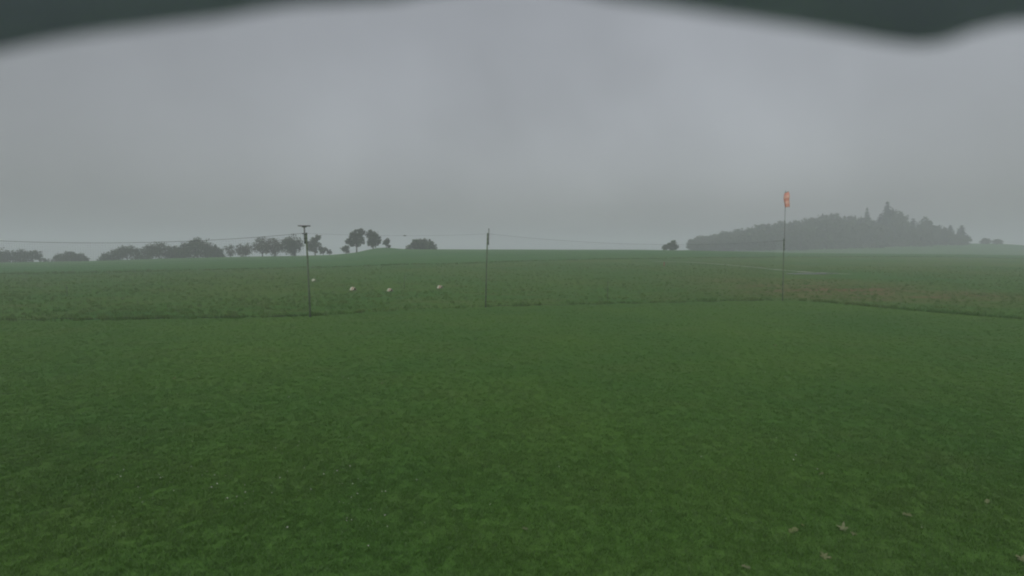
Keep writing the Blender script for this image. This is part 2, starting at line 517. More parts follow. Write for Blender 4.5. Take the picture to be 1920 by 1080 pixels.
# ------------------------------------------------------------------ trees
def tree_mesh(seed, kind='round', H=8.0, W=7.0, base=0.25, lobes=None, card=0.42, n_cards=2200, lean=0.0):
    """returns crown mesh arrays and trunk MB; H height, W width, base = bare trunk share of H"""
    rs = np.random.RandomState(seed)
    tb = MB()
    pts, nor = [], []
    if kind == 'spruce':
        nl = 16
        per = n_cards // nl
        for i in range(nl):
            t = i / (nl - 1)
            z = H * (base + (1 - base) * t)
            r = W / 2 * (1 - t) ** 0.5 * rs.uniform(0.7, 1.2) + 0.45
            k = max(10, int(per * (1.6 * (1 - t) + 0.25)))
            a = rs.rand(k) * 2 * np.pi
            star = 0.72 + 0.28 * np.cos(a * rs.randint(4, 7) + rs.rand() * 6)
            rr = r * np.sqrt(rs.rand(k)) * star
            x, y = rr * np.cos(a), rr * np.sin(a)
            zz = z - rr * 0.42 + rs.normal(0, 0.16, k)
            pts.append(np.stack([x, y, zz], 1))
            nn = np.stack([np.cos(a) * 0.5, np.sin(a) * 0.5, np.full(k, 0.9)], 1)
            nor.append(nn)
        tb.tube([(0, 0, -0.4), (0, 0, H * 0.5), (0, 0, H * 0.97)], [0.028 * H, 0.016 * H, 0.004 * H], 7)
    else:
        if lobes is None:
            lobes = []
            nl = {'round': 12, 'dome': 17, 'tall': 13, 'open': 11}[kind]
            zc = H * (base + (1 - base) / 2); hz = H * (1 - base) / 2
            for i in range(nl):
                d = rs.normal(0, 1, 3); d /= np.linalg.norm(d)
                q = rs.uniform(0.45, 0.82)
                r = rs.uniform(0.24, 0.36)
                if kind == 'open': r *= 0.85
                c = np.array([d[0] * q * W / 2, d[1] * q * W / 2, zc + d[2] * q * hz * 0.95])
                if kind == 'dome':
                    hh = np.hypot(c[0], c[1]) / (W / 2)
                    cap = H * math.sqrt(max(0.05, 1 - 0.85 * hh ** 2))
                    rr_ = r * min(W, 2 * hz * 1.2)
                    c[2] = max(0.12 * H, 0.14 * H + (cap - rr_ * 0.9 - 0.14 * H) * rs.rand() ** 0.45)
                rad = r * min(W, 2 * hz * 1.2)
                c[2] = min(c[2], H - rad * 0.92)
                lobes.append((c[0], c[1], c[2], rad))
            if kind == 'dome':
                for i in range(8):
                    a = i * 0.785 + rs.uniform(-0.3, 0.3)
                    rb = rs.uniform(0.15, 0.22) * min(W, 1.3 * H)
                    lobes.append((math.cos(a) * (W / 2 - rb * 0.9), math.sin(a) * (W / 2 - rb * 0.9), rb * rs.uniform(0.5, 1.0), rb))
            lobes.append((0, 0, zc if kind != 'dome' else H * 0.66, (0.36 if kind == 'dome' else 0.34) * min(W, 2 * hz)))
        main = list(lobes)
        for (x, y, z, r) in main:                       # smaller boughs breaking each lobe's outline
            for _ in range(6):
                d = rs.normal(0, 1, 3); d /= np.linalg.norm(d)
                q = rs.uniform(0.7, 1.02)
                rr_ = r * rs.uniform(0.22, 0.42)
                zz = z + d[2] * r * q * 0.9
                if zz + rr_ * 0.6 < H:
                    lobes.append((x + d[0] * r * q, y + d[1] * r * q, max(zz, 0.3 * rr_), rr_))
        lobes[:len(main)] = [(x, y, z, r * 0.84) for (x, y, z, r) in main]
        tot = sum(l[3] ** 2 for l in lobes)
        for (x, y, z, r) in lobes:
            k = int(n_cards * r * r / tot)
            d = rs.normal(0, 1, (k, 3)); d /= np.linalg.norm(d, axis=1)[:, None]
            rr = r * (1 - 0.55 * rs.rand(k) ** 2.0) * (1 + 0.16 * rs.normal(0, 1, k))
            sq = np.array([1, 1, 0.85])
            q = np.array([x, y, z]) + d * rr[:, None] * sq
            keep = q[:, 2] > 0.05
            pts.append(q[keep]); nor.append((d + rs.normal(0, 0.55, (k, 3)))[keep])
        fork = H * max(base, 0.16) * 0.95
        tr = 0.03 * H
        tb.tube([(0, 0, -0.5), (0.02 * H * lean, 0, fork * 0.5), (0.04 * H * lean, 0, fork), (0.05 * H * lean, 0, H * 0.62)],
                [tr * 1.25, tr, tr * 0.85, tr * 0.3], 7)
        big = sorted(lobes, key=lambda l: -l[3])[:7]
        for (x, y, z, r) in big:
            s = Vector((0.04 * H * lean, 0, fork * rs.uniform(0.8, 1.1)))
            e = Vector((x, y, z))
            mid = s.lerp(e, 0.5) + Vector((0, 0, 0.04 * H))
            tb.tube([s, mid, e], [tr * 0.55, tr * 0.36, tr * 0.12], 5)
    P = np.concatenate(pts); N = np.concatenate(nor)
    N /= np.linalg.norm(N, axis=1)[:, None] + 1e-9
    k = len(P)
    up = rs.normal(0, 1, (k, 3))
    A = np.cross(N, up); A /= np.linalg.norm(A, axis=1)[:, None] + 1e-9
    B = np.cross(N, A)
    s1 = card * rs.uniform(0.45, 1.0, k)[:, None]; s2 = s1 * rs.uniform(0.45, 0.8, k)[:, None]
    bend = N * s1 * 0.25
    v = np.stack([P - A * s1, P - B * s2 + bend, P + A * s1, P + B * s2 + bend], 1).reshape(-1, 3)
    f = np.arange(k * 4).reshape(-1, 4)
    return v, f, tb

TREE_N = [0]
def tree(px, Y, top, wpx, label, group, kind='round', base=0.25, name='tree', mat=None, lobes_px=None, cat='tree', sink=0.0, n=2200, card=None, seed=None):
    TREE_N[0] += 1
    seed = seed or TREE_N[0] * 7 + 11
    P = sight(px, top, Y)
    g = gz(P.x, Y)
    H = P.z - g; W = wpx / 1000 * Y
    root = empty(name, (P.x, Y, g - sink))
    tag(root, label, cat, group)
    lb = None
    if lobes_px:
        lb = []
        rs = np.random.RandomState(seed)
        for (lx_, ly_, lr) in lobes_px:
            q = sight(lx_, ly_, Y)
            r = lr / 1000 * Y
            lb.append((q.x - P.x, rs.uniform(-0.25, 0.25) * W, q.z - g, r))
    card = card or max(0.22, 0.0021 * Y * 0.9)
    if kind == 'dome': n = int(n * 1.6)
    v, f, tb = tree_mesh(seed, kind, H, W, base, lb, card, n)
    link('crown', np_mesh('crown', v, f), mat or M_LEAF, root)
    tb.build('trunk', M_BARK, root, True)
    return root

GL = 'trees along the left crest'
# far left hedge trees, left to right
tree(-18, 178, 462, 70, 'misty broadleaf tree cut by the left edge of the photo', GL, 'dome', 0.05, mat=M_LEAF)
tree(38, 172, 465, 84, 'broad low rounded tree, the leftmost whole one on the crest', GL, 'dome', 0.05)
tree(130, 176, 469.5, 56, 'small rounded tree alone in the dip left of the long clump', GL, 'dome', 0.05, name='small_tree')
tree(152, 177, 477, 22, 'little bush at the right foot of the small rounded tree in the dip', GL, 'dome', 0.02, name='bush', cat='bush', n=700)
tree(199, 174, 472, 30, 'low bush at the left end of the long tree clump', GL, 'dome', 0.02, name='bush', cat='bush', n=800)
tree(237, 172, 457, 66, 'round tree first from the left in the long clump of the left crest', GL, 'dome', 0.06)
tree(297, 170, 451, 66, 'round tree second from the left in the long clump, under the net rope', GL, 'dome', 0.02)
tree(333, 176, 457, 44, 'low tree filling the gap before the tallest tree of the long clump', GL, 'dome', 0.05)
tree(369, 168, 443.5, 72, 'tallest and widest tree of the long clump', GL, 'dome', 0.02, n=2800)
tree(402, 171, 459, 34, 'drooping side tree at the right foot of the tallest clump tree', GL, 'dome', 0.05)
tree(431, 182, 457, 24, 'pale thin see-through tree right of the long clump', GL, 'open', 0.2, mat=M_LEAF_B, n=420)
tree(460, 176, 456, 30, 'bushy tree with a ragged top right of the pale thin tree', GL, 'tall', 0.12, mat=M_LEAF_B, n=1200)
tree(491, 170, 443.5, 38, 'wide pale tree, left half of the pale pair before the dark tree', GL, 'open', 0.10, mat=M_LEAF_B, n=1700)
tree(514, 171, 444.5, 34, 'pale narrower tree touching the dark tree, right half of the pale pair', GL, 'open', 0.10, mat=M_LEAF_B, n=1300)
tree(551, 166, 438.5, 38, 'dark dense tall tree just left of the post with the flat board', GL, 'round', 0.06, n=2600)
tree(590, 168, 440, 30, 'dark tree with a knobbed top just right of the post with the flat board', GL, 'tall', 0.17, n=1900,
     lobes_px=[(590, 470, 6), (584, 468, 5), (584, 458, 9), (594, 447, 6), (596, 444, 5.2), (590, 452, 8), (580, 462, 7), (596, 460, 8), (588, 465, 8)])
tree(606, 169, 461, 15, 'small leaning shrub at the right side of the knobbed dark tree', GL, 'open', 0.15, name='shrub', cat='shrub', n=420)
tree(617, 171, 467, 9, 'tiny faint shrub on the slope before the mound', GL, 'open', 0.1, name='shrub', cat='shrub', n=220)
GM = 'trees on the grassy mound'
tree(648, 158, 459, 14, 'small round shrub at the left foot of the mound', GM, 'round', 0.12, name='shrub', cat='shrub', n=600)
tree(668, 155, 428.5, 38, 'large dark spreading tree with a lopsided crown on the mound, left of the pair', GM, 'round', 0.26, n=3000,
     lobes_px=[(660, 448, 9), (655, 453, 6.5), (664, 441, 8), (671, 437, 8), (677, 433, 5.5), (679, 436, 5), (672, 447, 9), (677, 451, 7), (666, 455, 7.5), (659, 459, 5), (672, 460, 4)])
tree(699, 156, 431, 30, 'dense round tree on the mound, right of the pair', GM, 'round', 0.18, n=2600,
     lobes_px=[(694, 440, 8.5), (702, 441, 9), (706, 447, 8), (697, 450, 9), (703, 455, 8), (692, 456, 6), (710, 453, 4.5), (699, 459, 6)])
tree(724, 157, 446, 13, 'slender small tree at the right end of the mound', GM, 'tall', 0.3, name='small_tree', n=520)
tree(729, 158, 459, 8, 'tiny shrub at the foot of the slender small tree on the mound', GM, 'open', 0.1, name='shrub', cat='shrub', n=200)
tree(789, 170, 447, 61, 'wide dome shaped bush alone on the skyline left of the middle post', None, 'dome', 0.0, name='large_bush', cat='bush', n=3200,
     lobes_px=[(775, 459, 10), (782, 456, 10), (791, 456, 9.5), (800, 456, 9.2), (808, 460, 9.5), (768, 464, 7), (813, 465, 6.5), (790, 463, 11), (780, 465, 9), (801, 465, 9)])
tree(1258, 176, 449, 32, 'small tree with a pointed top alone just left of the wood', None, 'round', 0.04, name='small_tree', n=1500,
     lobes_px=[(1262, 453.5, 4.5), (1265, 458, 6), (1257, 459, 6), (1250, 463, 6), (1247, 466, 5), (1267, 464, 6), (1258, 465, 7)])

# the wood on the far right hill: shared meshes, one object per tree
GW = 'trees of the misty wood'
OUT = np.array([(1288, 459), (1294, 449), (1302, 441), (1320, 437), (1340, 433), (1356, 428), (1372, 431), (1395, 422), (1420, 418.5), (1445, 416),
                (1470, 412), (1490, 408), (1512, 408.5), (1530, 405), (1547, 400), (1590, 401.5), (1612, 403), (1622, 406), (1640, 405), (1658, 404),
                (1690, 412), (1697, 424), (1706, 420), (1720, 411), (1752, 412), (1764, 422), (1780, 428), (1800, 430), (1812, 440), (1818, 452)], float)
proto = []
for k in range(7):
    v, f, tb = tree_mesh(300 + k, 'dome' if k < 5 else 'tall', 10.0, 8.0, 0.02, None, 0.6, 2400)
    proto.append((np_mesh('crown', v, f), tb.mesh('trunk'), 10.0, 8.0))
sproto = []
for k in range(3):
    v, f, tb = tree_mesh(340 + k, 'spruce', 10.0, 4.6, 0.02, None, 0.5, 1900)
    sproto.append((np_mesh('crown', v, f), tb.mesh('trunk'), 10.0, 4.2))
for me, tm, _, _ in proto:
    me.materials.append(M_LEAF); tm.materials.append(M_BARK)
for me, tm, _, _ in sproto:
    me.materials.append(M_NEEDLE); tm.materials.append(M_BARK)
rw = random.Random(8)
def wood_tree(px, Y, top, wpx, label, spruce=False):
    P = sight(px, top, Y); g = gz(P.x, Y)
    H = P.z - g; W = wpx / 1000 * Y
    cm, tm, h0, w0 = rw.choice(sproto if spruce else proto)
    root = empty('spruce_tree' if spruce else 'broadleaf_tree', (P.x, Y, g), rw.uniform(0, 6.28))
    tag(root, label, 'tree', GW)
    for nm, me in (('crown', cm), ('trunk', tm)):
        o = link(nm, me, None, root)
        o.scale = (W / w0, W / w0, H / h0)
MASS = 'dark broadleaf tree in the closed misty wood on the right hill'
for row, (Y, dz, step) in enumerate(((292, 12, 19), (304, 5, 17), (318, 0, 16))):
    x = 1300 + row * 4
    while x < 1660:
        t = float(np.interp(x, OUT[:, 0], OUT[:, 1])) + dz + rw.uniform(-1.0, 2.5)
        wd = rw.uniform(30, 42)
        if x < 1320: wd = 22
        wood_tree(x, Y + rw.uniform(-4, 4), t, wd, MASS)
        x += step * rw.uniform(0.8, 1.2)
wood_tree(1296, 297, 447, 15, 'low outermost tree at the left end of the misty wood')
for x, t, wd in ((1565, 399.5, 46), (1590, 402, 36), (1549, 400, 32)):
    wood_tree(x, 312, t, wd, MASS)
wood_tree(1626, 310, 392.5, 18, 'thin spire of a spruce poking out of the wood left of the tallest trees', True)
wood_tree(1664, 300, 380.5, 26, 'tallest pointed spruce of the wood, left of the tall pair', True)
wood_tree(1682, 301, 384.5, 36, 'tall leafy crown shoulder to shoulder with the tallest spruce of the wood')
wood_tree(1673, 304, 389, 34, 'tall tree half hidden behind the tallest spruce of the wood')
wood_tree(1651, 306, 403, 24, 'mid height spruce at the left foot of the tall pair', True)
wood_tree(1690, 298, 415, 26, 'lower tree leaning out at the right foot of the tall pair')
wood_tree(1712, 300, 411, 24, 'slim spruce left of the round topped tree beyond the gap', True)
wood_tree(1706, 296, 424, 26, 'low filler tree under the slim spruce beyond the gap')
wood_tree(1735, 300, 404.5, 32, 'high round topped tree right of the gap in the wood')
wood_tree(1728, 294, 420, 38, 'low bushy tree in front of the round topped tree')
wood_tree(1756, 301, 417, 26, 'shoulder tree right of the round topped tree')
wood_tree(1768, 299, 426, 22, 'small tree in the descending right end of the wood')
wood_tree(1782, 300, 423.5, 20, 'pointed tree second from the right end of the wood', True)
wood_tree(1775, 296, 432, 26, 'low bushy tree near the right end of the wood')
wood_tree(1803, 300, 424, 24, 'last tall tree at the right end of the wood', True)
wood_tree(1798, 297, 436, 26, 'low rounded tree at the foot of the last tall tree')
wood_tree(1811, 298, 441, 14, 'small shrubby tree trailing off the right end of the wood')
wood_tree(1849, 306, 445.5, 15, 'faint bush on the far slope right of the wood')
wood_tree(1871, 306, 447, 16, 'faint bush furthest right on the far slope')

# ------------------------------------------------------------------ net posts
def post(base_px, base_py, top_px, top_py, splice_top, splice_bot, r_low, r_up, label, side, name='net_post'):
    """lower wooden post with a slimmer upper mast lashed to its side"""
    b = ground_at(base_px, base_py)
    t = sight(top_px, top_py, b.y)
    s1 = sight(top_px, splice_top, b.y).z - b.z
    s0 = sight(top_px, splice_bot, b.y).z - b.z
    H = t.z - b.z
    root = empty(name, b)
    tag(root, label, 'post', 'posts of the safety net')
    tilt = (t.x - b.x) / H
    a = MB(); a.tube([(0, 0, -0.5), (tilt * s1 * 0.5, 0, s1 * 0.5), (tilt * s1, 0, s1)], [r_low * 1.08, r_low, r_low * 0.92], 12)
    a.build('lower_post', M_WOOD, root, True)
    off = side * (r_low + r_up) * 0.92
    u = MB(); u.tube([(tilt * s0 + off, 0, s0), (tilt * H + off, 0, H)], [r_up, r_up * 0.95], 10)
    u.build('upper_mast', M_STEEL, root, True)
    for k in (0.15, 0.5, 0.85):
        z = s0 + (s1 - s0) * k
        c = MB()
        pts = [(tilt * z + off / 2 + (r_low + r_up * 0.9) * 1.02 * math.cos(q), (r_low * 1.12) * math.sin(q), z) for q in np.linspace(0, 2 * math.pi, 15)]
        c.tube(pts, 0.012, 5, False)
        c.build('lashing', M_STRAP, root, True)
    return root, b, H, tilt, off

pl, bl, Hl, tl, ol = post(582, 595, 573.5, 425, 437, 457, 0.042, 0.040, 'net post with a small flat board on top, left of the net gap', -1)
b_ = MB(); b_.box((tl * Hl + ol, 0, Hl + 0.035), (0.50, 0.22, 0.05)); b_.build('top_board', M_LAMP, pl)
b_ = MB(); b_.box((tl * Hl + ol, 0, Hl - 0.012), (0.2, 0.06, 0.04)); b_.build('board_bracket', M_STEEL, pl)
wl = sight(576, 437.5, bl.y)
b_ = MB(); b_.tube([(wl.x - bl.x, 0, wl.z - bl.z), (wl.x - bl.x - 0.22, 0, wl.z - bl.z - 0.015)], [0.028, 0.022], 8); b_.build('rope_bracket', M_STRAP, pl)

pm, bm_, Hm, tm_, om = post(910, 577, 914.5, 430, 437, 459, 0.037, 0.028, 'dark slim net post with a lashed top in the middle of the field, no board', 1)
b_ = MB(); b_.tube([(tm_ * Hm + om, 0, Hm), (tm_ * Hm + om, 0, Hm + 0.05)], [0.034, 0.012], 8); b_.build('mast_cap', M_STRAP, pm)
wm = sight(915, 438.5, bm_.y)

pr, br, Hr, tr_, orr = post(1467.5, 564.5, 1471.5, 357.5, 447, 470, 0.030, 0.017, 'thin right hand net post carrying the tall windsock mast', 1)
wr = sight(1469, 451, br.y)
b_ = MB(); b_.tube([(wr.x - br.x, 0, wr.z - br.z), (wr.x - br.x - 0.62, -0.1, wr.z - br.z - 0.05)], [0.016, 0.012], 8); b_.build('spreader', M_STEEL, pr)

po, bo, Ho, to_, oo = post(-250, 606.5, -256, 432, 438, 460, 0.05, 0.04, 'grey net post outside the left edge holding the far end of the net', -1)
wo_ = Vector((bo.x, bo.y, wl.z + 0.02))

# ------------------------------------------------------------------ nets, rope, wire
def net(A, B, sag, zb, label, cell=0.10, cord=0.0011, name='safety_net', rope=0.0065):
    root = empty(name, ((A.x + B.x) / 2, (A.y + B.y) / 2, 0))
    o = Vector(root.location)
    tag(root, label, 'net', 'safety nets between the posts')
    L = math.hypot(B.x - A.x, B.y - A.y)
    top = lambda t: A.lerp(B, t) - Vector((0, 0, sag * 4 * t * (1 - t)))
    n = 40
    r = MB(); r.tube([top(i / n) - o for i in range(n + 1)], rope, 6); r.build('top_rope', M_ROPE, root, True)
    low = lambda t: Vector((A.x + (B.x - A.x) * t, A.y + (B.y - A.y) * t, gz(A.x + (B.x - A.x) * t, A.y + (B.y - A.y) * t) + zb + 0.03 * math.sin(t * 47)))
    r = MB(); r.tube([low(i / n) - o for i in range(n + 1)], 0.006, 5); r.build('bottom_rope', M_ROPE, root, True)
    c = MB()
    rs = np.random.RandomState(int(L * 10))
    K = int(L / cell)
    for i in range(1, K):
        t = i / K
        a, b = top(t), low(t)
        m_ = a.lerp(b, 0.55) + Vector((rs.normal(0, 0.008), rs.normal(0, 0.02), 0))
        c.tube([a - o, m_ - o, b - o], cord, 3, False)
    J = int(3.4 / cell)
    for j in range(1, J):
        c.tube([(top(i / n).lerp(low(i / n), j / J)) - o for i in range(n + 1)], cord, 3, False)
    for t in (0.0, 1.0):
        c.tube([top(t) - o, low(t) - o], cord * 2, 3, False)
    tag(c.build('mesh', M_NET, root), kind='stuff')
    return root
net(wo_, wl + Vector((-0.2, 0, 0)), 0.46, 0.08, 'fine meshed safety net on a sagging rope, running left from the post with the board')
net(wm + Vector((0.05, 0, 0)), wr + Vector((-0.6, -0.08, -0.05)), 0.36, 0.08, 'fine meshed safety net on a drooping rope between the middle post and the windsock post', rope=0.0034)

g_ = empty('wire', (wl + wm) / 2)
tag(g_, 'hair thin wire crossing the open gap between the board post and the middle post', 'wire')
o_ = Vector(g_.location)
b_ = MB(); b_.tube([wl.lerp(wm, i / 24) - o_ - Vector((0, 0, 0.10 * 4 * (i / 24) * (1 - i / 24))) for i in range(25)], 0.0028, 5); b_.build('strand', M_ROPE, g_)
q = wl.lerp(wm, 0.5) - o_ - Vector((0, 0, 0.10))
b_ = MB(); b_.tube([q + Vector((-0.09, 0, 0)), q + Vector((-0.03, 0, 0)), q + Vector((0.03, 0, 0)), q + Vector((0.09, 0, 0))], [0.006, 0.018, 0.018, 0.006], 8); b_.build('knot', M_STRAP, g_)

# ------------------------------------------------------------------ windsock
wt = sight(1471.5, 361, br.y)
ws = empty('windsock', wt)
tag(ws, 'limp orange windsock with pale bands hanging from the tall mast before the wood', 'windsock')
x0 = br.x + tr_ * (wt.z - br.z) + orr - wt.x
a = MB(); a.tube([(x0, 0, 0.06), (x0 - 0.02, -0.05, 0.02)], 0.012, 6)
a.tube([(x0 - 0.02 + 0.115 * math.cos(q), -0.17 + 0.10 * math.sin(q), 0.0 + 0.05 * math.cos(q)) for q in np.linspace(0, 2 * math.pi, 21)], 0.008, 5, False)
a.build('hoop', M_STEEL, ws, True)
rsw = np.random.RandomState(4)
NB, SEG, SIDE = 5, 4, 22
def sock_ring(t):
    L = 0.86
    rx = 0.100 + 0.068 * math.sin(min(1, t * 1.9 + 0.05) * math.pi / 1.25) - 0.05 * max(0, t - 0.6)
    ry = rx * (0.85 - 0.25 * t)
    cx = x0 - 0.02 + 0.05 * t + 0.015 * math.sin(t * 9)
    out = []
    for k in range(SIDE):
        q = 2 * math.pi * k / SIDE
        fold = 1 + (0.04 + 0.20 * t) * math.sin(q * 5 + 1.7 * t) + 0.06 * t * math.sin(q * 9 + 4 * t)
        out.append((cx + rx * fold * math.cos(q), -0.17 - 0.02 * t + ry * fold * math.sin(q), -0.01 + 0.05 * math.cos(q) * (1 - t) - L * t + 0.03 * t * math.sin(3 * q)))
    return out
for bnd in range(NB):
    mb = MB()
    rings = [sock_ring((bnd + s / SEG) / NB + (0.002 if s == 0 and bnd else 0)) for s in range(SEG + 1)]
    v = [p_ for r_ in rings for p_ in r_]
    f = [(i * SIDE + k, i * SIDE + (k + 1) % SIDE, (i + 1) * SIDE + (k + 1) % SIDE, (i + 1) * SIDE + k) for i in range(SEG) for k in range(SIDE)]
    mb.add(v, f)
    o = mb.build('cloth_band', M_PALE if bnd in (1, 3) else M_ORANGE, ws, True)
    if bnd == 1: o['label'] = 'pale band of the windsock'

# ------------------------------------------------------------------ runway markers
def marker(px, py, scale, rz, label, red=True, name='runway_marker'):
    """roof shaped ground marker: two sloping boards, each in white / red / white panels, on end legs"""
    b = ground_at(px, py)
    root = empty(name, b, rz)
    tag(root, label, 'marker', 'runway markers in the meadow')
    W, Hh, D = 0.62 * scale, 0.34 * scale, 0.26 * scale
    bands = [(-0.5, 0.02, M_WHITE, 'white_panel'), (0.024, 0.27, M_RED, 'red_panel'), (0.274, 0.5, M_WHITE, 'white_panel')] if red else [(-0.5, 0.5, M_WHITE, 'white_panel')]
    for (a0, a1, mt, nm) in bands:
        for sgn in (-1, 1):
            mb = MB()
            L = math.hypot(Hh, D)
            ang = math.atan2(Hh, D) * sgn
            mb.box((W * (a0 + a1) / 2, sgn * D / 2, 0.06 + Hh / 2), (W * (a1 - a0), L, 0.012), Matrix.Rotation(-ang, 3, 'X'))
            mb.build(nm, mt, root)
    for s in (-1, 1):
        for t in (-1, 1):
            mb = MB(); mb.box((s * W * 0.46, t * D * 0.93, 0.0), (0.03, 0.03, 0.24)); mb.build('leg', M_WOOD, root)
    return root
marker(662, 545.5, 0.70, R(-32), 'white and red roof shaped marker, first right of the board post and the brightest')
marker(731, 547.5, 0.60, R(-34), 'dull white marker low in the grass, middle one of the three striped markers')
marker(825, 542, 0.66, R(-36), 'white and red striped marker nearest the middle post')
marker(588.5, 528, 0.55, R(-18), 'small plain white marker close beside the board post', red=False)

def stake(px, base, top, r, mat, label, cat='stake', name='stake', cap=None):
    b = ground_at(px, base)
    t = sight(px, top, b.y)
    root = empty(name, b)
    tag(root, label, cat, 'stakes in the meadow')
    a = MB(); a.tube([(0, 0, -0.2), (0.01, 0, t.z - b.z)], [r, r * 0.85], 8); a.build('shaft', mat, root, True)
    c = MB(); c.tube([(0.01, 0, t.z - b.z - 0.10), (0.01, 0, t.z - b.z + 0.01)], r * 1.25, 8); c.build('cap', cap or mat, root, True)
    return root
stake(758, 541, 518, 0.022, M_WOOD, 'thin dark stake in the meadow between the striped markers')
stake(1139, 563, 528, 0.016, M_WOOD, 'thin dark stake at the lawn edge right of the middle post')
stake(126, 556, 538, 0.02, M_WOOD, 'thin dark stake in the left meadow far behind the net')
stake(1245, 499.5, 491.5, 0.075, M_RED, 'short red marker stake beside the far end of the pale track')

# ------------------------------------------------------------------ fallen leaves on the lawn
def leaf_mesh(seed, maple=True):
    rs = np.random.RandomState(seed)
    N = 40
    v = [(0, 0, 0.012)]
    for k in range(N):
        q = 2 * math.pi * k / N
        if maple:
            r = 0.36 + 0.64 * abs(math.cos(2.5 * (q - math.pi / 2))) ** 2.2 * (1.0 if math.sin(q) > -0.75 else 0.35)
            r *= rs.uniform(0.9, 1.05)
        else:
            r = 0.35 + 0.65 * abs(math.sin(q)) ** 1.3
        x, y = r * math.cos(q), r * math.sin(q)
        v.append((x, y, 0.08 + 0.55 * (x * x) * rs.uniform(0.5, 1.3) - 0.22 * y * abs(y) + 0.10 * rs.rand()))
    f = [(0, 1 + k, 1 + (k + 1) % N) for k in range(N)]
    me = np_mesh('blade', np.array(v), np.array(f))
    me.materials.append(M_DEAD)
    return me
LM = [leaf_mesh(k, True) for k in range(3)] + [leaf_mesh(9, False)]
sm_ = MB(); sm_.tube([(0, -0.3, 0.05), (0.05, -0.9, 0.03), (0.12, -1.3, 0.08)], [0.03, 0.025, 0.02], 5)
STALK = sm_.mesh('stalk'); STALK.materials.append(M_DEAD)
GLV = 'fallen leaves on the lawn'
def fallen(px, py, size, k, rz, label, tilt=0.0):
    b = ground_at(px, py)
    size *= 0.80
    root = empty('fallen_leaf', (b.x, b.y, b.z + 0.030), rz)
    root.rotation_euler = (Matrix.Rotation(0.14 + tilt, 3, 'X') @ Matrix.Rotation(rz, 3, 'Z')).to_euler()
    tag(root, label, 'leaf', GLV)
    for nm, me in (('blade', LM[k]), ('stalk', STALK)):
        o = link(nm, me, None, root)
        o.scale = (size, size, size)
fallen(1580, 998, 0.085, 0, 0.8, 'largest pale maple leaf with pointed lobes, near the right front of the lawn', 0.35)
fallen(1600, 1006, 0.045, 1, 2.4, 'small pale leaf touching the right of the largest maple leaf')
fallen(1487, 1001, 0.065, 3, 1.9, 'yellowish oval leaf left of the largest maple leaf', 0.2)
fallen(1504, 991, 0.03, 3, 0.3, 'tiny pale leaf just above the yellowish oval leaf')
fallen(1545, 1051, 0.075, 2, 2.9, 'greyish curled maple leaf below the largest one', 0.4)
fallen(1700, 971, 0.055, 3, 1.2, 'dull oval leaf alone to the upper right of the largest maple leaf', 0.2)
fallen(1916, 1056, 0.08, 1, 0.4, 'pale leaf half cut off by the right edge of the photo', 0.4)
fallen(1850, 947, 0.05, 3, 2.2, 'faint curled leaf far out to the right, before the corner', 0.2)
fallen(1398, 1071, 0.05, 3, 0.9, 'faint small leaf at the bottom edge left of the curled maple leaf')
fallen(1540, 893, 0.04, 3, 2.0, 'faint small leaf far behind the yellowish oval leaf')
fallen(984, 998, 0.04, 3, 1.0, 'tan leaf alone in the middle front of the lawn')
fallen(327, 712, 0.06, 1, 1.1, 'pale leaf alone on the left lawn, well behind the clover flecks', 0.3)
fallen(1453, 650, 0.09, 2, 0.2, 'pale leaf far out on the right lawn, before the windsock post', 0.2)
fallen(1443, 554.5, 0.12, 2, 0.2, 'pale leaf by the foot of the windsock post, just past the lawn edge', 0.5)
fallen(716, 721, 0.045, 1, 0.2, 'pale leaf alone in the middle distance of the lawn, left of centre', 0.3)

# white clover heads, pin-head size: nobody could count them
rs = np.random.RandomState(12)
fv, ff = [], []
cl = [(480, 930, 60, 18), (560, 890, 50, 15), (260, 905, 70, 14), (350, 910, 40, 10), (540, 940, 90, 20), (620, 835, 70, 20), (430, 790, 90, 35), (720, 985, 60, 20),
      (330, 740, 70, 30), (680, 930, 60, 25), (560, 715, 100, 20), (250, 960, 60, 25), (1300, 930, 200, 60), (1500, 800, 160, 60)]
for (cx_, cy_, sx, sy) in cl:
    for _ in range(11):
        q = ground_at(cx_ + rs.normal(0, sx), min(1078, max(640, cy_ + rs.normal(0, sy))))
        r = 0.003 + 0.006 * rs.rand() ** 2
        b0 = len(fv)
        for k in range(6):
            a = k * math.pi / 3
            fv.append((q.x + r * math.cos(a), q.y + r * math.sin(a), q.z + 0.05))
        fv.append((q.x, q.y, q.z + 0.05 + r)); fv.append((q.x, q.y, q.z + 0.05 - r))
        for k in range(6):
            ff.append((b0 + k, b0 + (k + 1) % 6, b0 + 6)); ff.append((b0 + (k + 1) % 6, b0 + k, b0 + 7))
tag(link('clover_flowers', np_mesh('clover_flowers', np.array(fv), np.array(ff)), M_FLOWER), kind='stuff')

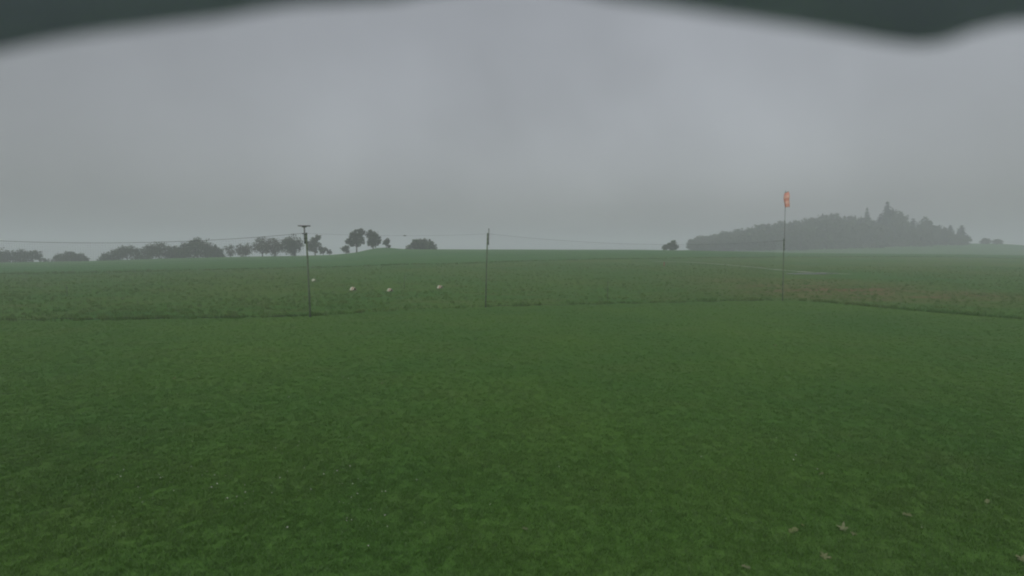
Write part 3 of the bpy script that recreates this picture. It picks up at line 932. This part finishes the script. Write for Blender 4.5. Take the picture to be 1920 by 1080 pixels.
# ------------------------------------------------------------------ grass
def tuft(name, seed, n, h0, h1, wd, spread, mat):
    rs = np.random.RandomState(seed)
    v, f = [], []
    for i in range(n):
        a = rs.rand() * 6.283; r = spread * math.sqrt(rs.rand())
        x, y = r * math.cos(a), r * math.sin(a)
        h = rs.uniform(h0, h1); d = rs.rand() * 6.283; lean = h * rs.uniform(0.15, 0.8)
        dx, dy = math.cos(d), math.sin(d)
        px_, py_ = -dy * wd / 2, dx * wd / 2
        b = len(v)
        v += [(x - px_, y - py_, -0.01), (x + px_, y + py_, -0.01),
              (x + dx * lean * 0.35 - px_ * 0.8, y + dy * lean * 0.35 - py_ * 0.8, h * 0.6), (x + dx * lean * 0.35 + px_ * 0.8, y + dy * lean * 0.35 + py_ * 0.8, h * 0.6),
              (x + dx * lean, y + dy * lean, h)]
        f += [(b, b + 1, b + 3), (b, b + 3, b + 2), (b + 2, b + 3, b + 4)]
    me = np_mesh(name, np.array(v), np.array(f))
    at = me.attributes.new('tip', 'FLOAT', 'POINT')
    at.data.foreach_set('value', np.tile(np.array([0, 0, 0.6, 0.6, 1.0], np.float32), n))
    me.materials.append(mat)
    return bpy.data.objects.new(name, me)

def scatter(name, pts, tufts, smin, smax, seed):
    """one 'stuff' object: tufts instanced on the points of its own mesh"""
    me = bpy.data.meshes.new(name)
    me.vertices.add(len(pts))
    me.vertices.foreach_set('co', np.asarray(pts, np.float32).ravel())
    me.update()
    o = bpy.data.objects.new(name, me)
    COL.objects.link(o)
    ng = bpy.data.node_groups.new(name, 'GeometryNodeTree')
    ng.interface.new_socket('Geometry', in_out='INPUT', socket_type='NodeSocketGeometry')
    ng.interface.new_socket('Geometry', in_out='OUTPUT', socket_type='NodeSocketGeometry')
    N = ng.nodes; Lk = ng.links
    gi = N.new('NodeGroupInput'); go = N.new('NodeGroupOutput')
    join = N.new('GeometryNodeJoinGeometry')
    for t_ in tufts:
        oi_ = N.new('GeometryNodeObjectInfo'); oi_.inputs['Object'].default_value = t_; oi_.inputs['As Instance'].default_value = True
        g2i = N.new('GeometryNodeGeometryToInstance')
        Lk.new(oi_.outputs['Geometry'], g2i.inputs[0])
        Lk.new(g2i.outputs[0], join.inputs[0])
    mp = N.new('GeometryNodeMeshToPoints')
    iop = N.new('GeometryNodeInstanceOnPoints')
    iop.inputs['Pick Instance'].default_value = True
    rv = N.new('FunctionNodeRandomValue'); rv.data_type = 'FLOAT_VECTOR'
    rv.inputs['Min'].default_value = (-0.12, -0.12, 0); rv.inputs['Max'].default_value = (0.12, 0.12, 6.283)
    rv.inputs['Seed'].default_value = seed
    rs_ = N.new('FunctionNodeRandomValue'); rs_.data_type = 'FLOAT'
    rs_.inputs[2].default_value = smin; rs_.inputs[3].default_value = smax
    rs_.inputs['Seed'].default_value = seed + 5
    Lk.new(gi.outputs[0], mp.inputs[0]); Lk.new(mp.outputs[0], iop.inputs['Points'])
    Lk.new(join.outputs[0], iop.inputs['Instance'])
    Lk.new(rv.outputs[0], iop.inputs['Rotation']); Lk.new(rs_.outputs[1], iop.inputs['Scale'])
    Lk.new(iop.outputs[0], go.inputs[0])
    md = o.modifiers.new('scatter', 'NODES'); md.node_group = ng
    return tag(o, kind='stuff')

rs = np.random.RandomState(77)
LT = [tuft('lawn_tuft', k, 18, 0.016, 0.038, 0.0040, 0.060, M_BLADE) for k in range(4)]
def lawn_pts(n, y0, y1, dens):
    Y = np.sqrt(y0 ** 2 + (y1 ** 2 - y0 ** 2) * rs.rand(n))
    X = rs.uniform(-1, 1, n) * (1.1 * Y + 1.5)
    keep = (Y < lawn_edge(X) - 0.05) & (np.abs(X) < 43) & (rs.rand(n) < dens(Y))
    X, Y = X[keep], Y[keep]
    return np.stack([X, Y, np.maximum(0.014, terrain(X, Y) + 0.012)], 1)
scatter('lawn_grass', lawn_pts(720000, 3.0, 35.0, lambda Y: np.clip((6.5 / Y) ** 2.0, 0.0, 1) * np.clip((35.5 - Y) / 6, 0.35, 1)), LT, 0.7, 1.3, 3)

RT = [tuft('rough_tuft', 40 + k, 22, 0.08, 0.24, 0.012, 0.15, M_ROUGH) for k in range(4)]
# long grass left standing along the mown edge and under the nets
ex, ey = [], []
for a_, b_ in zip(LAWN, LAWN[1:]):
    k = int((b_ - a_).length * 20)
    t = rs.rand(k); off = np.abs(rs.normal(0, 0.22, k)) + 0.05
    xx = a_.x + (b_.x - a_.x) * t
    keep = rs.rand(k) < np.clip(0.62 + 0.45 * np.sin(xx * 1.3 + 2.0 * np.sin(xx * 0.47)) + 0.25 * np.sin(xx * 3.9), 0.10, 1) * np.interp(xx, [-12, -4, 14, 19], [1, 0.45, 0.45, 1])
    ex.append((xx + rs.normal(0, 0.08, k))[keep]); ey.append((a_.y + (b_.y - a_.y) * t + off * 1.5 + 0.12 * np.sin(xx * 2.3) + 0.10 * np.sin(xx * 5.1))[keep])
X = np.concatenate(ex); Y = np.concatenate(ey)
scatter('edge_grass', np.stack([X, Y, terrain(X, Y)], 1), RT, 0.55, 1.25, 9)
# rough meadow grass
n = 30000
Y = 22 + 62 * rs.rand(n) ** 1.2
X = rs.uniform(-1, 1, n) * (1.1 * Y)
keep = Y > lawn_edge(np.clip(X, -43, 43)) + 0.3
X, Y = X[keep], Y[keep]
dens = 0.5 + 0.5 * np.sin(X * 0.35 + 2 * np.sin(Y * 0.2)) * np.sin(Y * 0.5 + X * 0.1)
keep = rs.rand(len(X)) < 0.25 + 0.75 * dens
X, Y = X[keep], Y[keep]
pcx, pcy = PUDDLES[0][0], PUDDLES[0][1]
keep = ~((np.abs(X - pcx - 1.2) < 5.5) & (Y > pcy - 9) & (Y < pcy + 4))
X, Y = X[keep], Y[keep]
scatter('meadow_grass', np.stack([X, Y, terrain(X, Y)], 1), RT, 0.35, 0.85, 21)
# unmown strip on the field boundary
ex, ey = [], []
for a_, b_ in zip(EDGE, EDGE[1:]):
    k = int((b_ - a_).length * 9)
    t = rs.rand(k)
    ex.append(a_.x + (b_.x - a_.x) * t); ey.append(a_.y + (b_.y - a_.y) * t + rs.normal(0, 0.35, k))
X = np.concatenate(ex); Y = np.concatenate(ey)
scatter('boundary_grass', np.stack([X, Y, terrain(X, Y)], 1), RT, 0.8, 1.5, 31)

# ------------------------------------------------------------------ the webcam housing itself, its wavy hood reaching into the view
hood_root = empty('webcam_housing', (0, -0.2, 0))
tag(hood_root, 'dark webcam housing whose blurred wavy hood arches over the top of the view', 'camera housing')
LIP = [(-120, 122), (-60, 112), (0, 97), (80, 80), (160, 66), (300, 48), (420, 34), (480, 22), (560, 10), (660, 5), (740, 0), (800, -12), (960, -30), (1080, -16),
       (1140, -2), (1230, 11), (1320, 24), (1420, 39), (1520, 54), (1600, 68), (1670, 80), (1720, 86), (1770, 80), (1830, 58), (1890, 44), (1960, 40), (2040, 62)]
YL = 0.095
cp, sp_ = math.cos(PITCH), math.sin(PITCH)
prof = []
for (px, py) in LIP:
    u, v = (px - 960) / 1000, (540 - py) / 1000
    prof.append((u * YL, v * YL))
prof = [(prof[0][0] - 0.004, prof[0][1] - 0.03), *prof, (prof[-1][0] + 0.004, prof[-1][1] - 0.03)]
prof = [(prof[0][0] - 0.002, -0.055), *prof, (prof[-1][0] + 0.002, -0.055)]
pf = []
for a_, b_ in zip(prof, prof[1:]):
    for i in range(4): pf.append((a_[0] + (b_[0] - a_[0]) * i / 4, a_[1] + (b_[1] - a_[1]) * i / 4))
pf.append(prof[-1])
mean_v = 0.062
def to_world(x, d, z):           # hood axes (right, forward, up of the tilted housing) -> housing coordinates
    return (x, d * cp + z * sp_ + 0.2, EYE - d * sp_ + z * cp)
rows = [(YL, 0.0), (0.06, 0.35), (0.02, 0.8), (-0.04, 1.0), (-0.16, 1.0)]
verts, nrow = [], len(pf)
for th in (0.0, 0.003):
    for (d, k) in rows:
        for (x, z) in pf:
            zz = z if z < 0 else z + (max(mean_v, z) - z) * k
            s = 1 + th / 0.1
            verts.append(to_world(x * s, d, zz * s + (th if z > 0 else 0)))
fc = []
nr = len(rows)
for L_ in (0, 1):
    for i in range(nr - 1):
        for j in range(nrow - 1):
            a_ = L_ * nr * nrow + i * nrow + j
            q = (a_, a_ + 1, a_ + nrow + 1, a_ + nrow)
            fc.append(q if L_ else q[::-1])
off2 = nr * nrow
for j in range(nrow - 1):
    fc.append((j, j + 1, off2 + j + 1, off2 + j))
    e = (nr - 1) * nrow
    fc.append((e + j + 1, e + j, off2 + e + j, off2 + e + j + 1))
for i in range(nr - 1):
    a_, b_ = i * nrow, (i + 1) * nrow
    fc.append((a_, off2 + a_, off2 + b_, b_))
    a_, b_ = i * nrow + nrow - 1, (i + 1) * nrow + nrow - 1
    fc.append((b_, off2 + b_, off2 + a_, a_))
hb = MB(); hb.add(verts, fc); hb.build('hood', M_HOOD, hood_root, True)
hb = MB()
tilt_m = Matrix.Rotation(-PITCH, 3, 'X')
hb.box(to_world(0, -0.10, 0.0), (0.15, 0.13, 0.085), tilt_m); hb.build('body', M_HOOD, hood_root)
hb = MB(); hb.tube([to_world(0, -0.034, 0), to_world(0, -0.014, 0)], [0.03, 0.026], 20); hb.build('lens_barrel', M_STRAP, hood_root, True)
hb = MB(); hb.tube([(0, 0.06, EYE - 0.04), (0, 0.04, EYE - 0.12), (0, 0.0, EYE - 0.16)], 0.016, 10); hb.build('bracket', M_STEEL, hood_root, True)
hb = MB(); hb.tube([(0, 0, -0.4), (0, 0, EYE - 0.10)], [0.045, 0.04], 14); hb.build('pole', M_STEEL, hood_root, True)

# ------------------------------------------------------------------ mist
hz = MB()
zt, zb_ = 36.0, float(GZ.min()) - 1.0
hz.box((0, 850, (zt + zb_) / 2), (4600, 3700, zt - zb_))
m = bpy.data.materials.new('mist')
m.use_nodes = True
t = m.node_tree
t.nodes.clear()
pv = t.nodes.new('ShaderNodeVolumePrincipled')
pv.inputs['Color'].default_value = (0.90, 0.945, 1.0, 1)
pv.inputs['Density'].default_value = HAZE_DENSITY
pv.inputs['Anisotropy'].default_value = 0.0
mo = t.nodes.new('ShaderNodeOutputMaterial')
t.links.new(pv.outputs[0], mo.inputs['Volume'])
o = hz.build('haze', m)
tag(o, kind='stuff')
